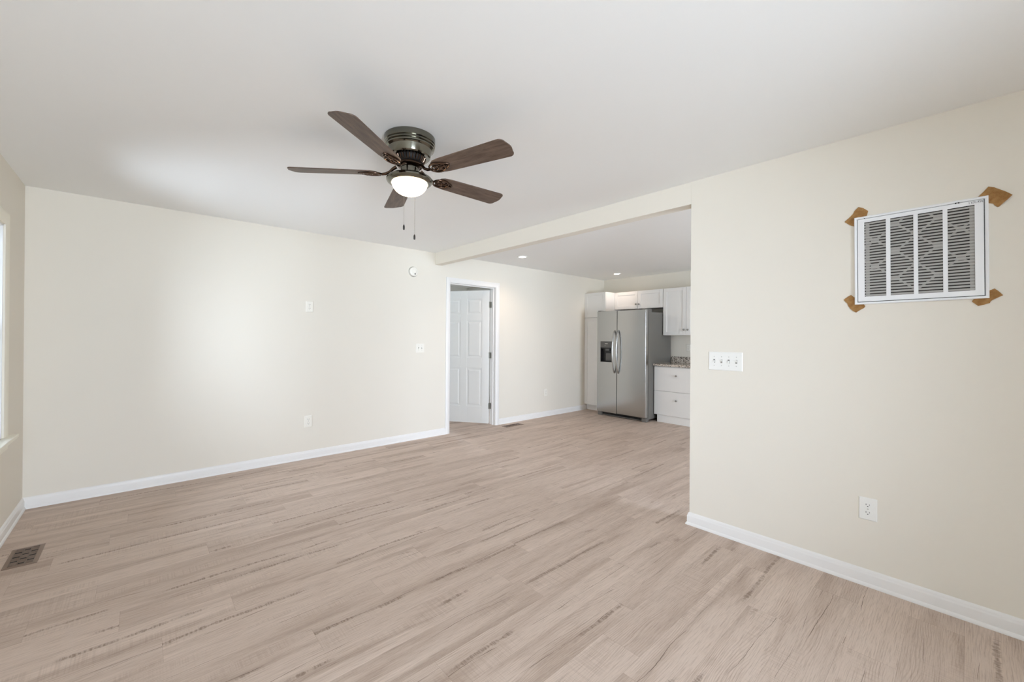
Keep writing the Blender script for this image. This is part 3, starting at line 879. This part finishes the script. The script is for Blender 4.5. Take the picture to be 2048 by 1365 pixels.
# base cabinet with two deep drawers
p = thing('base_cabinet', 'white base cabinet with two deep drawers under the granite countertop', 'cabinet', (6.19, 2.942, 0))
bm = nb(); box(bm, 0.020, BACK - 6.19, -0.379, 0.379, 0.115, 0.885); obj('body', bm, 'cabinet', p, bevel=0.001)
bm = nb(); box(bm, 0.012, BACK - 6.19, -0.379, 0.330, 0, 0.115); obj('toe_kick', bm, 'cabinet', p)
for z0, z1, kz in ((0.118, 0.490, 0.364), (0.496, 0.872, 0.745)):
    bm = nb(); box(bm, 0, 0.019, -0.377, 0.377, z0, z1); d_ = obj('drawer', bm, 'cabinet', p, bevel=0.002); knob(d_, 0, 0.015, kz)
# counter
p = thing('countertop', 'speckled granite countertop with short backsplash right of the fridge', 'countertop', (6.16, 2.942, 0.885))
bm = nb(); box(bm, 0, BACK - 6.16, -0.39, 0.383, 0, 0.033); obj('slab', bm, 'granite', p, bevel=0.003)
bm = nb(); box(bm, BACK - 6.16 - 0.02, BACK - 6.16, -0.39, 0.383, 0.033, 0.135); obj('backsplash', bm, 'granite', p, bevel=0.002)

# ------------------------------------------------------------------ refrigerator
def make_fridge():
    X0, Y0 = 5.95, 3.785
    f = thing('refrigerator', 'stainless side-by-side refrigerator with water dispenser, between pantry and drawers', 'refrigerator', (X0, Y0, 0))
    hw = 0.453
    bm = nb(); box(bm, 0.085, BACK - X0 - 0.03, -hw, hw, 0.035, 1.745); obj('body', bm, 'fridge_side', f, bevel=0.004)
    bm = nb(); box(bm, 0.072, 0.086, -hw + 0.01, hw - 0.01, 0.07, 1.74); obj('door_gasket', bm, 'black_plastic', f)
    split = 3.852 - Y0
    def door(name, a, b, hole=None):
        bm = nb()
        z0, z1 = 0.068, 1.777
        if hole is None:
            vs = box(bm, 0, 0.072, a, b, z0, z1)
        else:
            h0, h1, hz0, hz1 = hole
            box(bm, 0, 0.072, a, h0, z0, z1); box(bm, 0, 0.072, h1, b, z0, z1)
            box(bm, 0, 0.072, h0, h1, z0, hz0); box(bm, 0, 0.072, h0, h1, hz1, z1); box(bm, 0.066, 0.072, h0, h1, hz0, hz1)
            bmesh.ops.remove_doubles(bm, verts=bm.verts[:], dist=1e-6)
        return obj(name, bm, 'steel', f, bevel=(0.007 if hole is None else 0), seg=3)
    fd = door('fridge_door', -hw, split - 0.003)
    zd = door('freezer_door', split + 0.003, hw, (3.937 - Y0, 4.172 - Y0, 0.915, 1.265))
    # handles
    for y, par in ((3.818 - Y0, fd), (3.892 - Y0, zd)):
        bm = nb(); pts = []; rad = []
        n = 24
        for i in range(n + 1):
            t = i / n; z = 0.742 + t * 0.704
            d = -0.062 * min(1.0, math.sin(PI * t) ** 0.45 * 1.0) if 0 < t < 1 else 0.0
            bow = -0.012 * math.sin(PI * t)
            pts.append((d + bow, y, z)); rad.append(0.0125)
        tube(bm, pts, rad, 14)
        tag(obj('handle', bm, 'steel', par, smooth=50), label='bowed brushed steel handle')
    # dispenser
    bm = nb(); a, b = 3.937 - Y0, 4.172 - Y0
    box(bm, -0.003, 0.03, a, b, 1.160, 1.265)
    dp = obj('control_panel', bm, 'grey_plastic', zd, bevel=0.002)
    bm = nb(); box(bm, -0.0038, -0.003, 0.5 * (a + b) - 0.028, 0.5 * (a + b) + 0.028, 1.222, 1.230); box(bm, -0.0038, -0.003, 0.5 * (a + b) + 0.02, 0.5 * (a + b) + 0.028, 1.188, 1.196)
    obj('panel_marks', bm, 'screw', dp)
    bm = nb()
    box(bm, 0.060, 0.066, a, b, 0.915, 1.160); box(bm, 0.0, 0.066, a, a + 0.004, 0.915, 1.160); box(bm, 0.0, 0.066, b - 0.004, b, 0.915, 1.160)
    box(bm, 0.0, 0.066, a, b, 0.915, 0.925); box(bm, 0.012, 0.060, a, b, 1.14, 1.160)
    rc = obj('dispenser_recess', bm, 'black_plastic', zd, bevel=0.001)
    bm = nb()
    prism(bm, [(-0.060, 0), (0.060, 0), (0.046, 0.13), (-0.046, 0.13)], 0.012, lambda p_, q_, t_: (0.044 + t_ - q_ * 0.12, 0.5 * (a + b) - 0.02 + p_, 0.935 + q_))
    obj('paddle', bm, 'grey_plastic', rc, bevel=0.002)
    bm = nb(); box(bm, 0.015, 0.05, 0.5 * (a + b) - 0.05, 0.5 * (a + b) + 0.03, 1.105, 1.140); obj('nozzle', bm, 'grey_plastic', rc, bevel=0.004)
    # hinge covers, kick grille, feet
    for s in (-1, 1):
        bm = nb(); box(bm, 0.010, 0.19, s * (hw - 0.035) - 0.030, s * (hw - 0.035) + 0.030, 1.745 if False else 1.778, 1.792); box(bm, 0.09, 0.19, s * (hw - 0.035) - 0.030, s * (hw - 0.035) + 0.030, 1.744, 1.779)
        obj('hinge_cover', bm, 'fridge_side', f, bevel=0.003)
        bm = nb(); box(bm, 0.020, 0.10, s * (hw - 0.04) - 0.038, s * (hw - 0.04) + 0.038, 0.0, 0.062); obj('foot_cover', bm, 'fridge_side', f, bevel=0.006)
    bm = nb(); box(bm, 0.06, 0.10, -hw + 0.08, hw - 0.08, 0.012, 0.062)
    for i in range(34):
        y = -hw + 0.10 + i * (2 * hw - 0.2) / 33; box(bm, 0.052, 0.062, y - 0.004, y + 0.004, 0.026, 0.056)
    box(bm, 0.045, 0.062, -hw + 0.08, hw - 0.08, 0.012, 0.022, 1)
    obj('toe_grille', bm, ['black_plastic', 'fridge_side'], f)
make_fridge()

# ------------------------------------------------------------------ ceiling fan
def make_fan():
    cx, cy = 1.141, 2.085
    f = thing('ceiling_fan', 'flush-mount ceiling fan with five dark wood blades and a lit glass bowl', 'ceiling fan', (cx, cy, H))
    Z = lambda z: z - H
    bm = nb()
    lathe(bm, [(0, 0), (0.139, 0), (0.141, -0.002), (0.141, -0.032), (0.136, -0.035), (0.1395, -0.040), (0.1395, -0.046), (0.133, -0.049), (0.136, -0.054), (0.135, -0.060), (0.128, -0.063), (0.122, -0.068),
               (0.117, -0.092), (0.114, -0.104), (0.108, -0.110), (0.088, -0.112)], 72)
    obj('motor_housing', bm, 'gunmetal', f, smooth=25)
    # vented lower ring
    bm = nb()
    lathe(bm, [(0.088, -0.108), (0.088, -0.114), (0.083, -0.116), (0.076, -0.134), (0.066, -0.140), (0.0, -0.142)], 48, mi=1)
    for i in range(30):
        a = 2 * PI * i / 30; c, s = math.cos(a), math.sin(a)
        pts = [(c * r, s * r, z) for r, z in ((0.0895, -0.113), (0.086, -0.117), (0.080, -0.133), (0.074, -0.138))]
        tube(bm, pts, 0.0032, 6)
    obj('vent_ring', bm, ['bronze', 'slot'], f, smooth=40)
    bm = nb(); lathe(bm, [(0.0, -0.140), (0.062, -0.140), (0.070, -0.146), (0.072, -0.156), (0.064, -0.164), (0.050, -0.168), (0.0, -0.168)], 48); obj('flywheel', bm, 'bronze', f, smooth=35)
    bm = nb(); lathe(bm, [(0.0, -0.166), (0.048, -0.166), (0.051, -0.170), (0.051, -0.206), (0.055, -0.211), (0.0, -0.211)], 48); obj('switch_housing', bm, 'gunmetal', f, smooth=35)
    # light fitter pan
    bm = nb(); lathe(bm, [(0.050, -0.207), (0.066, -0.208), (0.092, -0.214), (0.110, -0.219), (0.122, -0.225), (0.1285, -0.233), (0.1285, -0.241), (0.122, -0.250), (0.112, -0.255), (0.102, -0.255), (0.100, -0.250), (0.0, -0.248)], 72)
    obj('light_pan', bm, 'gunmetal', f, smooth=35)
    bm = nb(); prof = [(0.0985, -0.246)]
    for i in range(0, 15):
        t = i / 14 * PI / 2; prof.append((0.098 * math.cos(t) if i < 14 else 0.0, -0.251 - 0.072 * math.sin(t)))
    lathe(bm, prof, 64); tag(obj('glass_bowl', bm, 'bowl', f, smooth=60), label='glowing frosted glass bowl')
    # pull chains
    for (x, y, zb_) in CHAINS:
        bm = nb(); x -= cx; y -= cy
        zt = Z(2.200); n = 60
        tube(bm, [(x, y, zt), (x, y, Z(zb_) + 0.028)], 0.0008, 6)
        k = int((zt - Z(zb_) - 0.03) / 0.0045)
        for i in range(k):
            z = zt - 0.003 - i * 0.0045
            lathe(bm, [(0, -0.0013), (0.0013, 0), (0, 0.0013)], 6, (x, y, z))
        ch = obj('pull_chain', bm, 'chain', f)
        bm = nb(); lathe(bm, [(0, 0), (0.004, 0.001), (0.0052, 0.005), (0.0052, 0.020), (0.0035, 0.026), (0.0015, 0.029), (0, 0.029)], 16, (x, y, Z(zb_)))
        tag(obj('fob', bm, 'fob', ch, smooth=40), label='dark cylindrical chain fob')
    # blades
    bm = nb()
    RT, R0 = BLADE_R
    out = [(R0, -0.040), (R0 + 0.02, -0.052), (R0 + 0.06, -0.058)]
    for sgn in (-1, 1):     # rounded tip corners joined by a shallow arc
        cor = []
        for i in range(9):
            a = R(90 * i / 8); cor.append((RT - 0.040 + 0.030 * math.sin(a), sgn * (0.040 + 0.029 * math.cos(a))))
        if sgn > 0: cor.reverse()
        out += cor
        if sgn < 0: out += [(RT - 0.005, -0.025), (RT - 0.001, -0.010), (RT, 0.0), (RT - 0.001, 0.010), (RT - 0.005, 0.025)]
    out += [(R0 + 0.06, 0.058), (R0 + 0.02, 0.052), (R0, 0.040), (R0 - 0.008, 0.02), (R0 - 0.010, 0), (R0 - 0.008, -0.02)]
    prism(bm, out, 0.0055, lambda a, b, t_: (a, b, t_))
    blade = obj('blade', bm, 'blade', f, loc=(0, 0, Z(BLADE_Z)), rot=(R(-BLADE_P), 0, R(BLADE_A)), bevel=0.0012)
    # ornamental blade iron under the blade root
    bm = nb()
    def ell(cx_, cy_, ra, rb, n=22, z=-0.004):
        return [(cx_ + ra * math.cos(2 * PI * i / n), cy_ + rb * math.sin(2 * PI * i / n), z) for i in range(n)]
    tube(bm, ell(R0 + 0.020, 0, 0.050, 0.038), 0.0055, 8, True)
    tube(bm, ell(R0 + 0.004, 0.0, 0.020, 0.015), 0.0045, 8, True)
    tube(bm, [(R0 + 0.070, 0, -0.004), (R0 + 0.055, 0, -0.004), (R0 + 0.024, 0, -0.004)], 0.005, 8)
    tube(bm, [(R0 + 0.055, 0.028, -0.004), (R0 + 0.085, 0.014, -0.003), (R0 + 0.098, 0, -0.002), (R0 + 0.085, -0.014, -0.003), (R0 + 0.055, -0.028, -0.004)], 0.0045, 8)
    tube(bm, [(R0 - 0.03, 0, -0.004), (R0 - 0.052, 0, -0.001), (R0 - 0.075, 0, 0.010), (R0 - 0.092, 0, 0.026), (R0 - 0.112, 0, 0.038)], [0.007, 0.008, 0.008, 0.009, 0.010], 10)
    for p_ in ((R0 + 0.045, 0.018), (R0 + 0.045, -0.018), (R0 + 0.082, 0)):
        lathe(bm, [(0, -0.008), (0.005, -0.007), (0.006, -0.003), (0.006, 0.0)], 12, (p_[0], p_[1], -0.002))
    tag(obj('blade_bracket', bm, 'bronze', blade, smooth=50), label='ornate dark bronze bracket')
    for k in range(1, 5):
        c = copy_tree(blade, f); c.rotation_euler = (R(-BLADE_P), 0, R(BLADE_A + 72 * k))
BLADE_R = (0.660, 0.185)
BLADE_Z = 2.238
BLADE_P = 11.5
BLADE_A = 71.1
CHAINS = [(1.0636, 2.0042, 1.895), (1.1126, 1.9766, 1.845)]
make_fan()
